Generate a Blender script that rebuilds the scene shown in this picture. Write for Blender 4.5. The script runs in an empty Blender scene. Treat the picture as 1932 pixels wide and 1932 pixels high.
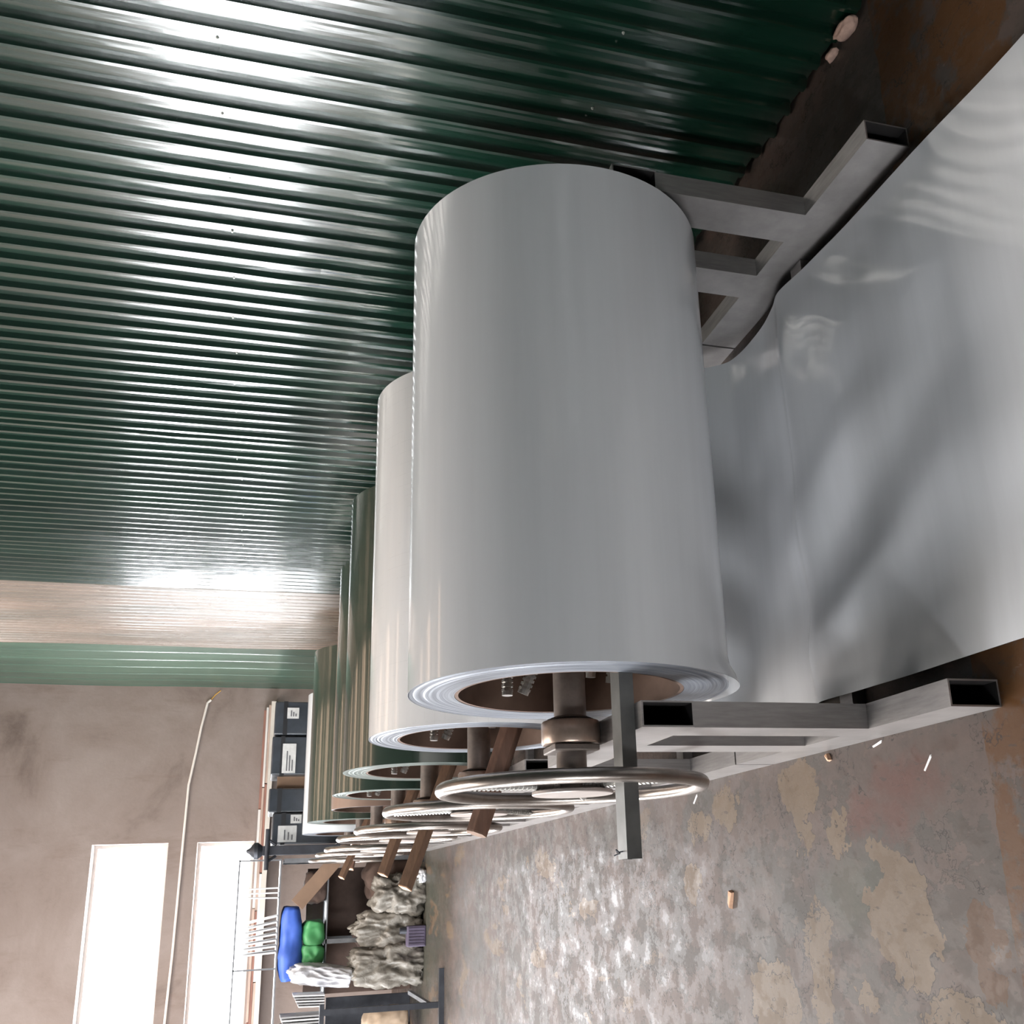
import bpy, bmesh, math, random
from mathutils import Vector, Matrix, noise

random.seed(7)
C = bpy.context.scene.collection
SC = bpy.context.scene

# ------------------------------------------------------------------ camera
# The photograph is a sideways (rolled by 90 degrees) phone picture: world up points to image left.
CAMH = 1.458
ROW_R = Vector((0.95062821, -0.30535973, 0.05533031))     # towards the image top
ROW_D = Vector((-0.03581423, -0.2850531, -0.9578424))     # towards the image right
ROW_F = Vector((0.30825857, 0.9085704, -0.28191575))      # viewing direction
cam_d = bpy.data.cameras.new('camera')
cam = bpy.data.objects.new('camera', cam_d)
C.objects.link(cam)
M = Matrix.Identity(4)
for i in range(3):
    M[i][0] = ROW_D[i]; M[i][1] = ROW_R[i]; M[i][2] = -ROW_F[i]
M.translation = Vector((0, 0, CAMH))
cam.matrix_world = M
cam_d.sensor_width = 36
cam_d.sensor_fit = 'HORIZONTAL'
cam_d.lens = 1918.64 / 1932 * 36
cam_d.shift_x = (966 - 1092.61) / 1932
cam_d.shift_y = (1041.08 - 966) / 1932
cam_d.clip_start = 0.02
SC.camera = cam

# ------------------------------------------------------------------ light
SKY = 15.0
world = bpy.data.worlds.new('overcast_sky'); SC.world = world
world.use_nodes = True
bg = world.node_tree.nodes['Background']
bg.inputs['Color'].default_value = (0.945, 0.972, 1.0, 1)
bg.inputs['Strength'].default_value = SKY
SC.view_settings.view_transform = 'Standard'
SC.view_settings.look = 'None'
SC.view_settings.gamma = 1.0
SC.view_settings.use_curve_mapping = False
SC.view_settings.exposure = 1.05
try:
    SC.cycles.use_denoising = True
    SC.cycles.max_bounces = 6
    SC.cycles.diffuse_bounces = 4
    SC.cycles.glossy_bounces = 3
    SC.cycles.use_adaptive_sampling = True
    SC.cycles.adaptive_threshold = 0.04
    SC.cycles.sample_clamp_indirect = 8.0
    SC.cycles.caustics_reflective = False
    SC.cycles.caustics_refractive = False
except Exception:
    pass

FAR_Y = 12.33
WALL_X = 2.28
LEFT_X = -8.2
BACK_Y = -4.0
CEIL = 5.6
# openings: far wall (x0,x1,z0,z1)
FAR_OPEN = []
for (a, b) in ((-1.9, 0.56), (-4.9, -2.35), (-7.9, -5.35)):
    FAR_OPEN += [(a, b, 2.445, 3.21), (a, b, 1.55, 2.15)]
LEFT_OPEN = [(y0, y0 + 2.6, 0.9, 4.0) for y0 in (2.6, 5.8, 9.0)]
BACK_OPEN = [(-8.1, -6.0, 0.0, 4.2)]      # unseen doorway added behind the viewer to light the coil fronts
ROOF_OPEN = [(0.75, 2.15, 4.5 + 0.6 * i + 0.12 * (i % 3), 4.5 + 0.6 * i + 0.12 * (i % 3) + (0.16, 0.10, 0.22)[i % 3]) for i in range(12)]   # narrow roof lights, x0,x1,y0,y1

def portal(name, loc, rot, sx, sy):
    l = bpy.data.lights.new(name, 'AREA'); l.shape = 'RECTANGLE'; l.size = sx; l.size_y = sy
    l.cycles.is_portal = True
    o = bpy.data.objects.new(name, l); C.objects.link(o); o.location = loc; o.rotation_euler = rot
    return o
for (a, b, z0, z1) in FAR_OPEN:      # daylight portals in the window openings (they emit nothing themselves)
    portal('daylight_portal', ((a + b) / 2, FAR_Y + 0.2, (z0 + z1) / 2), (math.radians(-90), 0, 0), b - a, z1 - z0)
ROOF_FILL = [(-3.4, -0.4, 3.9, 5.3), (-3.4, -0.4, 6.3, 7.7), (-3.4, -0.4, 8.7, 10.1)]      # wide roof openings, unseen, added to light the coil tops
for (xa, xb, ya, yb) in ROOF_FILL:
    portal('daylight_portal', ((xa + xb) / 2, (ya + yb) / 2, CEIL + 0.03), (0, 0, 0), xb - xa, yb - ya)
for (a, b, z0, z1) in BACK_OPEN:
    portal('daylight_portal', ((a + b) / 2, BACK_Y - 0.15, (z0 + z1) / 2), (math.radians(90), 0, 0), b - a, z1 - z0)
for (a, b, z0, z1) in LEFT_OPEN:
    portal('daylight_portal', (LEFT_X - 0.2, (a + b) / 2, (z0 + z1) / 2), (math.radians(90), 0, math.radians(-90)), b - a, z1 - z0)

# ------------------------------------------------------------------ materials
MATS = {}
def mat(name):
    m = bpy.data.materials.new(name); m.use_nodes = True
    MATS[name] = m
    return m, m.node_tree.nodes, m.node_tree.links, m.node_tree.nodes['Principled BSDF']

def lin(r, g, b):
    f = lambda c: (c / 255 / 12.92) if c / 255 <= 0.04045 else ((c / 255 + 0.055) / 1.055) ** 2.4
    return (f(r), f(g), f(b), 1)

def coords(N, L, scale=(1, 1, 1), kind='Object', rot=(0, 0, 0)):
    tc = N.new('ShaderNodeTexCoord'); mp = N.new('ShaderNodeMapping')
    mp.inputs['Scale'].default_value = scale
    mp.inputs['Rotation'].default_value = rot
    L.new(tc.outputs[kind], mp.inputs['Vector'])
    return mp.outputs['Vector']

def geopos(N):
    return N.new('ShaderNodeNewGeometry').outputs['Position']

def mapped(N, L, vec, scale):
    mp = N.new('ShaderNodeMapping'); mp.inputs['Scale'].default_value = scale
    L.new(vec, mp.inputs['Vector']); return mp.outputs['Vector']

def nz(N, L, vec, scale, detail=6, rough=0.6, dist=0.0):
    t = N.new('ShaderNodeTexNoise'); t.inputs['Scale'].default_value = scale
    t.inputs['Detail'].default_value = detail; t.inputs['Roughness'].default_value = rough
    t.inputs['Distortion'].default_value = dist
    L.new(vec, t.inputs['Vector']); return t.outputs['Fac']

def ramp(N, L, fac, stops):
    r = N.new('ShaderNodeValToRGB'); e = r.color_ramp.elements
    while len(e) > 1: e.remove(e[-1])
    e[0].position = stops[0][0]; e[0].color = stops[0][1]
    for p, c in stops[1:]:
        x = e.new(p); x.color = c
    L.new(fac, r.inputs['Fac']); return r.outputs['Color']

def mixc(N, L, fac, a, b, mode='MIX'):
    m = N.new('ShaderNodeMix'); m.data_type = 'RGBA'; m.blend_type = mode
    for sock, v in ((m.inputs[0], fac), (m.inputs[6], a), (m.inputs[7], b)):
        if hasattr(v, 'is_output') or isinstance(v, bpy.types.NodeSocket): L.new(v, sock)
        else: sock.default_value = v
    return m.outputs[2]

def math_n(N, L, op, a, b=None, c=None, clamp=False):
    m = N.new('ShaderNodeMath'); m.operation = op; m.use_clamp = clamp
    for i, v in enumerate((a, b, c)):
        if v is None: continue
        if isinstance(v, bpy.types.NodeSocket): L.new(v, m.inputs[i])
        else: m.inputs[i].default_value = v
    return m.outputs[0]

def bump(N, L, B, h, strength=0.3, dist=0.01):
    b = N.new('ShaderNodeBump'); b.inputs['Strength'].default_value = strength
    b.inputs['Distance'].default_value = dist
    L.new(h, b.inputs['Height']); L.new(b.outputs['Normal'], B.inputs['Normal'])

def g(v): return (v, v, v, 1)

def simple(name, col, rough=0.5, metal=0.0, var=0.12, scale=8.0, bstr=0.0, spec=0.5, stretch=(1, 1, 1), coat=0.0, coat_r=0.1):
    m, N, L, B = mat(name)
    v = coords(N, L, stretch)
    f = nz(N, L, v, scale)
    a = tuple(c * (1 - var) for c in col[:3]) + (1,)
    b = tuple(min(1, c * (1 + var)) for c in col[:3]) + (1,)
    L.new(ramp(N, L, f, [(0.3, a), (0.7, b)]), B.inputs['Base Color'])
    B.inputs['Roughness'].default_value = rough
    B.inputs['Metallic'].default_value = metal
    B.inputs['Specular IOR Level'].default_value = spec
    B.inputs['Coat Weight'].default_value = coat
    B.inputs['Coat Roughness'].default_value = coat_r
    if bstr: bump(N, L, B, f, bstr, 0.004)
    return m

# painted coil steel ---------------------------------------------------------
def coil_paint(name, col, rough, grid=0.0, coat=0.9):
    m, N, L, B = mat(name)
    v = coords(N, L)
    f = nz(N, L, mapped(N, L, v, (0.4, 6, 6)), 2.0, 4)
    c0 = tuple(x * 0.95 for x in col[:3]) + (1,); c1 = tuple(min(1, x * 1.04) for x in col[:3]) + (1,)
    base = ramp(N, L, f, [(0.3, c0), (0.7, c1)])
    if grid:
        # faint printed lines of the protective film: along the strip and across it
        sx = N.new('ShaderNodeSeparateXYZ'); L.new(v, sx.inputs[0])
        lx = math_n(N, L, 'FRACT', math_n(N, L, 'MULTIPLY', sx.outputs[0], 24.0))
        ang = math_n(N, L, 'ARCTAN2', sx.outputs[1], sx.outputs[2])
        la = math_n(N, L, 'FRACT', math_n(N, L, 'MULTIPLY', ang, 11.0))
        k = math_n(N, L, 'MAXIMUM', math_n(N, L, 'LESS_THAN', lx, 0.035), math_n(N, L, 'LESS_THAN', la, 0.03))
        brk = math_n(N, L, 'GREATER_THAN', nz(N, L, v, 9.0, 3), 0.52)
        k = math_n(N, L, 'MULTIPLY', math_n(N, L, 'MULTIPLY', k, brk), grid)
        base = mixc(N, L, k, base, tuple(x * 0.55 for x in col[:3]) + (1,))
    L.new(base, B.inputs['Base Color'])
    B.inputs['Roughness'].default_value = rough
    B.inputs['Specular IOR Level'].default_value = 0.6
    B.inputs['Coat Weight'].default_value = coat
    B.inputs['Coat Roughness'].default_value = 0.10
    h = nz(N, L, mapped(N, L, v, (0.5, 5, 5)), 3.0, 3)
    bump(N, L, B, h, 0.06, 0.01)
    return m
coil_paint('paint_grey', lin(216, 214, 214), 0.30, 0.2)
coil_paint('paint_grey_strip', lin(208, 209, 212), 0.34, 0.0)
coil_paint('paint_green', lin(38, 52, 44), 0.24, 0.0, 1.0)
coil_paint('paint_brown', lin(124, 102, 90), 0.4, 0.0, 0.3)
coil_paint('paint_white', lin(196, 200, 204), 0.34, 0.0)

def coil_edge(name, a, b, metal=0.6):
    m, N, L, B = mat(name)
    v = coords(N, L)
    sx = N.new('ShaderNodeSeparateXYZ'); L.new(v, sx.inputs[0])
    r = math_n(N, L, 'SQRT', math_n(N, L, 'ADD', math_n(N, L, 'MULTIPLY', sx.outputs[1], sx.outputs[1]), math_n(N, L, 'MULTIPLY', sx.outputs[2], sx.outputs[2])))
    cx = N.new('ShaderNodeCombineXYZ'); L.new(math_n(N, L, 'MULTIPLY', r, 260.0), cx.inputs[0])
    ang = math_n(N, L, 'ARCTAN2', sx.outputs[1], sx.outputs[2]); L.new(ang, cx.inputs[1])
    f = nz(N, L, cx.outputs[0], 1.0, 3)
    L.new(ramp(N, L, f, [(0.3, a), (0.7, b)]), B.inputs['Base Color'])
    B.inputs['Roughness'].default_value = 0.38; B.inputs['Metallic'].default_value = metal
    bump(N, L, B, f, 0.5, 0.002)
    return m
coil_edge('edge_grey', lin(92, 97, 106), lin(146, 150, 158), 0.35)
coil_edge('edge_green', lin(60, 72, 68), lin(126, 134, 130), 0.5)

simple('cardboard', lin(106, 84, 72), 0.8, 0, 0.2, 14, 0.2)
simple('shaft_steel', lin(122, 112, 106), 0.42, 0.5, 0.3, 16, 0.12)
simple('bearing_steel', lin(158, 140, 128), 0.33, 0.7, 0.25, 20, 0.1)
simple('wheel_steel', lin(150, 142, 136), 0.3, 0.9, 0.22, 14, 0.08)
simple('rebar_steel', lin(178, 176, 172), 0.36, 0.9, 0.15, 40, 0.1)
simple('hub_plate_steel', lin(168, 158, 153), 0.4, 0.5, 0.14, 10, 0.1)
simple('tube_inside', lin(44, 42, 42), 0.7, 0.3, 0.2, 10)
simple('old_tube', lin(112, 112, 110), 0.45, 0.6, 0.2, 12, 0.1)
simple('dark_iron', lin(58, 60, 66), 0.5, 0.5, 0.25, 12, 0.1)
simple('grey_iron', lin(120, 122, 126), 0.5, 0.4, 0.2, 12)
simple('wood_dark', lin(104, 76, 62), 0.75, 0, 0.3, 6, 0.4, stretch=(1, 12, 12))
simple('wood_lever', lin(106, 80, 62), 0.75, 0, 0.28, 6, 0.4, stretch=(1, 12, 12))
simple('wood_cut', lin(214, 170, 138), 0.8, 0, 0.15, 30, 0.2)
simple('chip_wood', lin(200, 160, 132), 0.8, 0, 0.15, 40, 0.2)
simple('white_metal_sliver', lin(225, 222, 220), 0.4, 0.2, 0.05, 10)
simple('black_wrap', lin(50, 56, 64), 0.32, 0.0, 0.3, 5, 0.25, coat=0.4)
simple('crate_tape', lin(28, 30, 34), 0.45, 0.0, 0.2, 8)
simple('label_paper', lin(196, 198, 198), 0.7, 0.0, 0.12, 26)
simple('label_ink', lin(96, 98, 102), 0.7, 0.0, 0.1, 26)
simple('blue_tarp', lin(58, 92, 178), 0.5, 0, 0.2, 5, 0.3)
simple('green_tarp', lin(74, 150, 92), 0.5, 0, 0.2, 5, 0.3)
simple('white_board', lin(206, 206, 208), 0.5, 0, 0.08, 6)
simple('grey_board', lin(150, 150, 152), 0.55, 0, 0.12, 6)
simple('brown_paper', lin(126, 102, 84), 0.75, 0, 0.16, 4, 0.2)
simple('brown_sack', lin(92, 74, 66), 0.85, 0, 0.3, 6, 0.5)
simple('tan_sack', lin(168, 148, 128), 0.85, 0, 0.2, 7, 0.5)
simple('purple_box', lin(84, 76, 96), 0.6, 0, 0.2, 9)
simple('plank_wood', lin(176, 154, 142), 0.75, 0, 0.22, 5, 0.3, stretch=(1, 10, 10))
simple('plank_red', lin(140, 100, 88), 0.75, 0, 0.22, 5, 0.3, stretch=(1, 10, 10))
simple('plank_white', lin(214, 208, 204), 0.6, 0, 0.1, 5, 0.2, stretch=(1, 10, 10))
simple('pipe_plastic', lin(214, 206, 198), 0.5, 0, 0.06, 6)
simple('yellow_cord', lin(196, 150, 70), 0.6, 0, 0.1, 6)
simple('plaster_lump', lin(190, 160, 146), 0.9, 0, 0.2, 40, 0.6)
simple('screw_zinc', lin(190, 190, 186), 0.35, 0.8, 0.1, 10)
simple('ceiling_dark', lin(84, 80, 76), 0.8, 0, 0.2, 2, 0.2)
simple('window_frame', lin(190, 184, 180), 0.5, 0, 0.1, 5)
simple('plaster_plain', lin(205, 197, 188), 0.9, 0, 0.15, 2, 0.3)

# galvanised / bare rectangular tube
m, N, L, B = mat('frame_tube')
v = geopos(N)
f = nz(N, L, v, 3.0, 8); f2 = nz(N, L, mapped(N, L, v, (40, 4, 4)), 3.0, 4)
c = mixc(N, L, 0.35, ramp(N, L, f, [(0.3, lin(144, 140, 139)), (0.7, lin(174, 170, 169))]), ramp(N, L, f2, [(0.35, lin(142, 138, 135)), (0.65, lin(186, 181, 178))]))
L.new(c, B.inputs['Base Color']); B.inputs['Metallic'].default_value = 0.75; B.inputs['Roughness'].default_value = 0.38
bump(N, L, B, f2, 0.05, 0.003)

# translucent-looking crumpled plastic film
m, N, L, B = mat('plastic_film')
v = coords(N, L)
f = nz(N, L, v, 5.0, 6)
L.new(ramp(N, L, f, [(0.3, lin(92, 88, 80)), (0.7, lin(140, 134, 126))]), B.inputs['Base Color'])
B.inputs['Roughness'].default_value = 0.5; B.inputs['Coat Weight'].default_value = 0.15
B.inputs['Transmission Weight'].default_value = 0.0
bump(N, L, B, nz(N, L, v, 14.0, 4, 0.5, 1.0), 0.5, 0.02)
m, N, L, B = mat('white_film')
v = coords(N, L)
f = nz(N, L, v, 5.0, 6)
L.new(ramp(N, L, f, [(0.3, lin(178, 180, 188)), (0.7, lin(222, 222, 226))]), B.inputs['Base Color'])
B.inputs['Roughness'].default_value = 0.3; B.inputs['Coat Weight'].default_value = 0.5
bump(N, L, B, nz(N, L, v, 16.0, 4, 0.5, 1.0), 0.5, 0.02)

# green glossy corrugated sheet
def sheet_mat(name, c0, c1, rough, spec, coat):
    m, N, L, B = mat(name)
    v = geopos(N)
    f = nz(N, L, mapped(N, L, v, (1, 1, 0.25)), 2.5, 5)
    col = ramp(N, L, f, [(0.3, c0), (0.7, c1)])
    L.new(col, B.inputs['Base Color'])
    rr = nz(N, L, mapped(N, L, v, (1, 9, 0.5)), 3.0, 4)
    mr = N.new('ShaderNodeMapRange'); mr.inputs[3].default_value = rough * 0.7; mr.inputs[4].default_value = rough * 1.35
    L.new(rr, mr.inputs[0]); L.new(mr.outputs[0], B.inputs['Roughness'])
    B.inputs['Specular IOR Level'].default_value = spec
    B.inputs['Coat Weight'].default_value = coat; B.inputs['Coat Roughness'].default_value = rough * 0.8
    bump(N, L, B, nz(N, L, mapped(N, L, v, (1, 3.0, 0.6)), 4.0, 3), 0.10, 0.02)
    return m
sheet_mat('green_sheet', lin(6, 27, 20), lin(13, 42, 31), 0.17, 1.0, 1.0)
sheet_mat('brownish_sheet', lin(84, 78, 68), lin(124, 106, 94), 0.26, 0.8, 0.6)  # browner tone for the two sheets before the corner
sheet_mat('flat_green_sheet', lin(44, 66, 56), lin(62, 88, 74), 0.34, 0.7, 0.5)
simple('wall_dark', lin(40, 42, 40), 0.9, 0, 0.1, 2)

# far wall plaster, stained
m, N, L, B = mat('stained_plaster')
v = geopos(N)
f = nz(N, L, v, 0.9, 8, 0.65, 0.4); f2 = nz(N, L, mapped(N, L, v, (2.2, 1, 0.5)), 1.2, 8, 0.7)
c = ramp(N, L, f, [(0.28, lin(130, 113, 103)), (0.45, lin(174, 156, 146)), (0.72, lin(196, 181, 173))])
c = mixc(N, L, ramp(N, L, f2, [(0.56, g(0)), (0.72, g(0.55))]), c, lin(142, 116, 100))
f3 = nz(N, L, v, 9.0, 8, 0.7)
c = mixc(N, L, ramp(N, L, f3, [(0.70, g(0)), (0.76, g(0.6))]), c, lin(92, 86, 86))
c = mixc(N, L, 1.0, c, (0.50, 0.495, 0.50, 1), 'MULTIPLY')
L.new(c, B.inputs['Base Color']); B.inputs['Roughness'].default_value = 0.9
bump(N, L, B, f3, 0.35, 0.01)

# painted, peeling concrete floor
m, N, L, B = mat('peeling_floor')
v = geopos(N)
sx = N.new('ShaderNodeSeparateXYZ'); L.new(v, sx.inputs[0]); PX, PY = sx.outputs[0], sx.outputs[1]
n1 = nz(N, L, v, 3.2, 6, 0.68, 0.0)
n2 = nz(N, L, mapped(N, L, v, (2.6, 1, 1)), 1.3, 4, 0.6)
base = ramp(N, L, n1, [(0.30, lin(104, 95, 90)), (0.45, lin(124, 110, 104)), (0.60, lin(136, 119, 112)), (0.75, lin(110, 105, 100))])
base = mixc(N, L, ramp(N, L, n2, [(0.50, g(0)), (0.62, g(0.7))]), base, lin(113, 110, 105))
nA = nz(N, L, mapped(N, L, v, (1.25, 0.8, 1)), 4.2, 7, 0.66, 0.0)
nB = nz(N, L, mapped(N, L, v, (1.3, 0.7, 1)), 11.0, 5, 0.7, 0.0)
flk = math_n(N, L, 'GREATER_THAN', nA, 0.525); flk2 = math_n(N, L, 'GREATER_THAN', nB, 0.60)
base = mixc(N, L, math_n(N, L, 'MULTIPLY', flk, 0.55), base, lin(102, 98, 93))
base = mixc(N, L, math_n(N, L, 'MULTIPLY', flk2, 0.5), base, lin(140, 124, 114))
edg = math_n(N, L, 'MULTIPLY', math_n(N, L, 'LESS_THAN', math_n(N, L, 'ABSOLUTE', math_n(N, L, 'ADD', nA, -0.525)), 0.0035), ramp(N, L, nz(N, L, v, 3.1, 3), [(0.45, g(0)), (0.60, g(0.7))]))
base = mixc(N, L, edg, base, lin(60, 53, 50))
# red and green stains
nd = N.new('ShaderNodeTexNoise'); nd.inputs['Scale'].default_value = 9.0; nd.inputs['Detail'].default_value = 4; nd.inputs['Roughness'].default_value = 0.65
L.new(v, nd.inputs['Vector'])
ndl = N.new('ShaderNodeTexNoise'); ndl.inputs['Scale'].default_value = 38.0; ndl.inputs['Detail'].default_value = 2
L.new(v, ndl.inputs['Vector'])
sd = N.new('ShaderNodeSeparateColor'); L.new(nd.outputs['Color'], sd.inputs[0])
sdl = N.new('ShaderNodeSeparateColor'); L.new(ndl.outputs['Color'], sdl.inputs[0])
def wob(sock, k, ch):
    a = math_n(N, L, 'MULTIPLY_ADD', sd.outputs[ch], k, -k * 0.5)
    b = math_n(N, L, 'MULTIPLY_ADD', sdl.outputs[ch], k * 0.22, -k * 0.11)
    return math_n(N, L, 'ADD', sock, math_n(N, L, 'ADD', a, b))
WX, WY = wob(PX, 0.16, 0), wob(PY, 0.24, 1)
def blob(cx, cy, rx, ry):
    a = math_n(N, L, 'MULTIPLY_ADD', WX, 1 / rx, -cx / rx); b = math_n(N, L, 'MULTIPLY_ADD', WY, 1 / ry, -cy / ry)
    return math_n(N, L, 'ADD', math_n(N, L, 'MULTIPLY', a, a), math_n(N, L, 'MULTIPLY', b, b))
def blobs(lst):
    o = None
    for q in lst:
        b = blob(*q); o = b if o is None else math_n(N, L, 'MINIMUM', o, b)
    return o
red = blobs([(0.137, 2.35, 0.05, 0.09), (0.20, 2.16, 0.07, 0.14), (0.12, 2.2, 0.05, 0.1)])
base = mixc(N, L, ramp(N, L, math_n(N, L, 'MULTIPLY', red, 0.4), [(0.0, g(0.8)), (0.6, g(0))]), base, lin(134, 92, 82))
grn = blobs([(-0.06, 2.42, 0.1, 0.16), (-0.12, 9.7, 0.5, 1.0), (-0.5, 10.0, 0.6, 0.9)])
base = mixc(N, L, ramp(N, L, math_n(N, L, 'MULTIPLY', grn, 0.4), [(0.0, g(0.6)), (0.7, g(0))]), base, lin(104, 114, 101))
# orange painted band across the floor
ob = math_n(N, L, 'ABSOLUTE', math_n(N, L, 'ADD', wob(PY, 0.03, 2), -1.62))
om = math_n(N, L, 'MULTIPLY', math_n(N, L, 'LESS_THAN', ob, 0.225), ramp(N, L, nz(N, L, v, 7.0, 5, 0.7), [(0.40, g(0.0)), (0.50, g(1))]))
of = blobs([(-0.153, 1.96, 0.06, 0.05), (-0.22, 1.93, 0.05, 0.04)])
om = math_n(N, L, 'MAXIMUM', om, math_n(N, L, 'MULTIPLY', math_n(N, L, 'LESS_THAN', of, 1.0), 0.7))
base = mixc(N, L, om, base, lin(128, 90, 56))
# bare screed patches where the paint has peeled
PATCH = [(0.231, 2.67, 0.075, 0.12), (0.19, 2.71, 0.05, 0.07), (0.106, 2.666, 0.042, 0.062), (0.096, 2.469, 0.055, 0.045), (0.041, 2.302, 0.036, 0.06),
         (-0.127, 2.231, 0.15, 0.125), (-0.05, 2.24, 0.05, 0.13), (-0.209, 2.649, 0.11, 0.07), (-0.15, 2.60, 0.06, 0.05), (-0.36, 2.93, 0.13, 0.15), (-0.012, 3.50, 0.055, 0.08),
         (0.214, 3.175, 0.07, 0.09), (0.17, 3.4, 0.05, 0.10), (-0.33, 2.05, 0.07, 0.13), (-0.31, 2.42, 0.035, 0.05), (-0.35, 2.64, 0.05, 0.05)]
pb = blobs(PATCH)
wild = nz(N, L, mapped(N, L, v, (1.6, 0.55, 1)), 2.6, 6, 0.6, 0.3)
farm = N.new('ShaderNodeMapRange'); farm.inputs[1].default_value = 3.2; farm.inputs[2].default_value = 4.4
L.new(PY, farm.inputs[0])
wp = math_n(N, L, 'MULTIPLY', math_n(N, L, 'GREATER_THAN', wild, 0.60), farm.outputs[0])
patch = math_n(N, L, 'MAXIMUM', math_n(N, L, 'LESS_THAN', pb, 1.0), wp)
rim = math_n(N, L, 'MULTIPLY', math_n(N, L, 'LESS_THAN', math_n(N, L, 'ABSOLUTE', math_n(N, L, 'ADD', pb, -1.04)), 0.05), ramp(N, L, nz(N, L, v, 5, 2), [(0.45, g(0)), (0.55, g(0.75))]))
pc = ramp(N, L, n1, [(0.3, lin(140, 121, 101)), (0.7, lin(160, 140, 119))])
base = mixc(N, L, patch, base, pc)
base = mixc(N, L, rim, base, lin(70, 62, 60))
# small scars and cracks
vo = N.new('ShaderNodeTexVoronoi'); vo.feature = 'DISTANCE_TO_EDGE'; vo.inputs['Scale'].default_value = 3.0
vm = N.new('ShaderNodeVectorMath'); vm.operation = 'ADD'
L.new(mapped(N, L, v, (1.6, 0.8, 1)), vm.inputs[0]); 
vs = N.new('ShaderNodeVectorMath'); vs.operation = 'SCALE'; vs.inputs['Scale'].default_value = 0.35
L.new(nd.outputs['Color'], vs.inputs[0]); L.new(vs.outputs[0], vm.inputs[1]); L.new(vm.outputs[0], vo.inputs['Vector'])
crack = math_n(N, L, 'MULTIPLY', math_n(N, L, 'LESS_THAN', vo.outputs['Distance'], 0.008), ramp(N, L, nz(N, L, v, 2.4, 4), [(0.46, g(0)), (0.52, g(0.8))]))
scar = ramp(N, L, nz(N, L, mapped(N, L, v, (2.2, 0.7, 1)), 24.0, 5, 0.6), [(0.62, g(0)), (0.66, g(0.6))])
base = mixc(N, L, crack, base, lin(66, 58, 56))
base = mixc(N, L, scar, base, lin(92, 84, 80))
scl = ramp(N, L, nz(N, L, mapped(N, L, v, (2.0, 0.6, 1)), 19.0, 5, 0.65), [(0.67, g(0)), (0.70, g(0.5))])
base = mixc(N, L, scl, base, lin(164, 148, 140))
base = mixc(N, L, 1.0, base, (0.36, 0.345, 0.335, 1), 'MULTIPLY')
L.new(base, B.inputs['Base Color'])
rg = ramp(N, L, nz(N, L, mapped(N, L, v, (1.0, 0.8, 1)), 9.0, 6, 0.72), [(0.47, g(0.55)), (0.49, g(0.44)), (0.58, g(0.44)), (0.60, g(0.31))])
L.new(rg, B.inputs['Roughness']); B.inputs['Specular IOR Level'].default_value = 0.22
h = math_n(N, L, 'ADD', math_n(N, L, 'MULTIPLY', flk, -0.3), math_n(N, L, 'MULTIPLY', nz(N, L, v, 30, 3), 0.2))
bump(N, L, B, h, 0.5, 0.006)

# window pane: lets the daylight through, with a weak mirror on top
m, N, L, B = mat('pane_glass')
N.remove(B)
tr = N.new('ShaderNodeBsdfTransparent'); gl = N.new('ShaderNodeBsdfGlossy'); gl.inputs['Roughness'].default_value = 0.03
mx = N.new('ShaderNodeMixShader'); mx.inputs[0].default_value = 0.05
L.new(tr.outputs[0], mx.inputs[1]); L.new(gl.outputs[0], mx.inputs[2]); L.new(mx.outputs[0], N['Material Output'].inputs['Surface'])

m, N, L, B = mat('roof_fill_plastic')  # clear panel of the added wide roof openings
N.remove(B)
tr = N.new('ShaderNodeBsdfTransparent'); tr.inputs['Color'].default_value = (0.86, 0.82, 0.78, 1)
L.new(tr.outputs[0], N['Material Output'].inputs['Surface'])
m, N, L, B = mat('roof_plastic')          # yellowed translucent roof panel
N.remove(B)
tr = N.new('ShaderNodeBsdfTransparent'); tr.inputs['Color'].default_value = (0.5, 0.41, 0.34, 1)
L.new(tr.outputs[0], N['Material Output'].inputs['Surface'])

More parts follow.
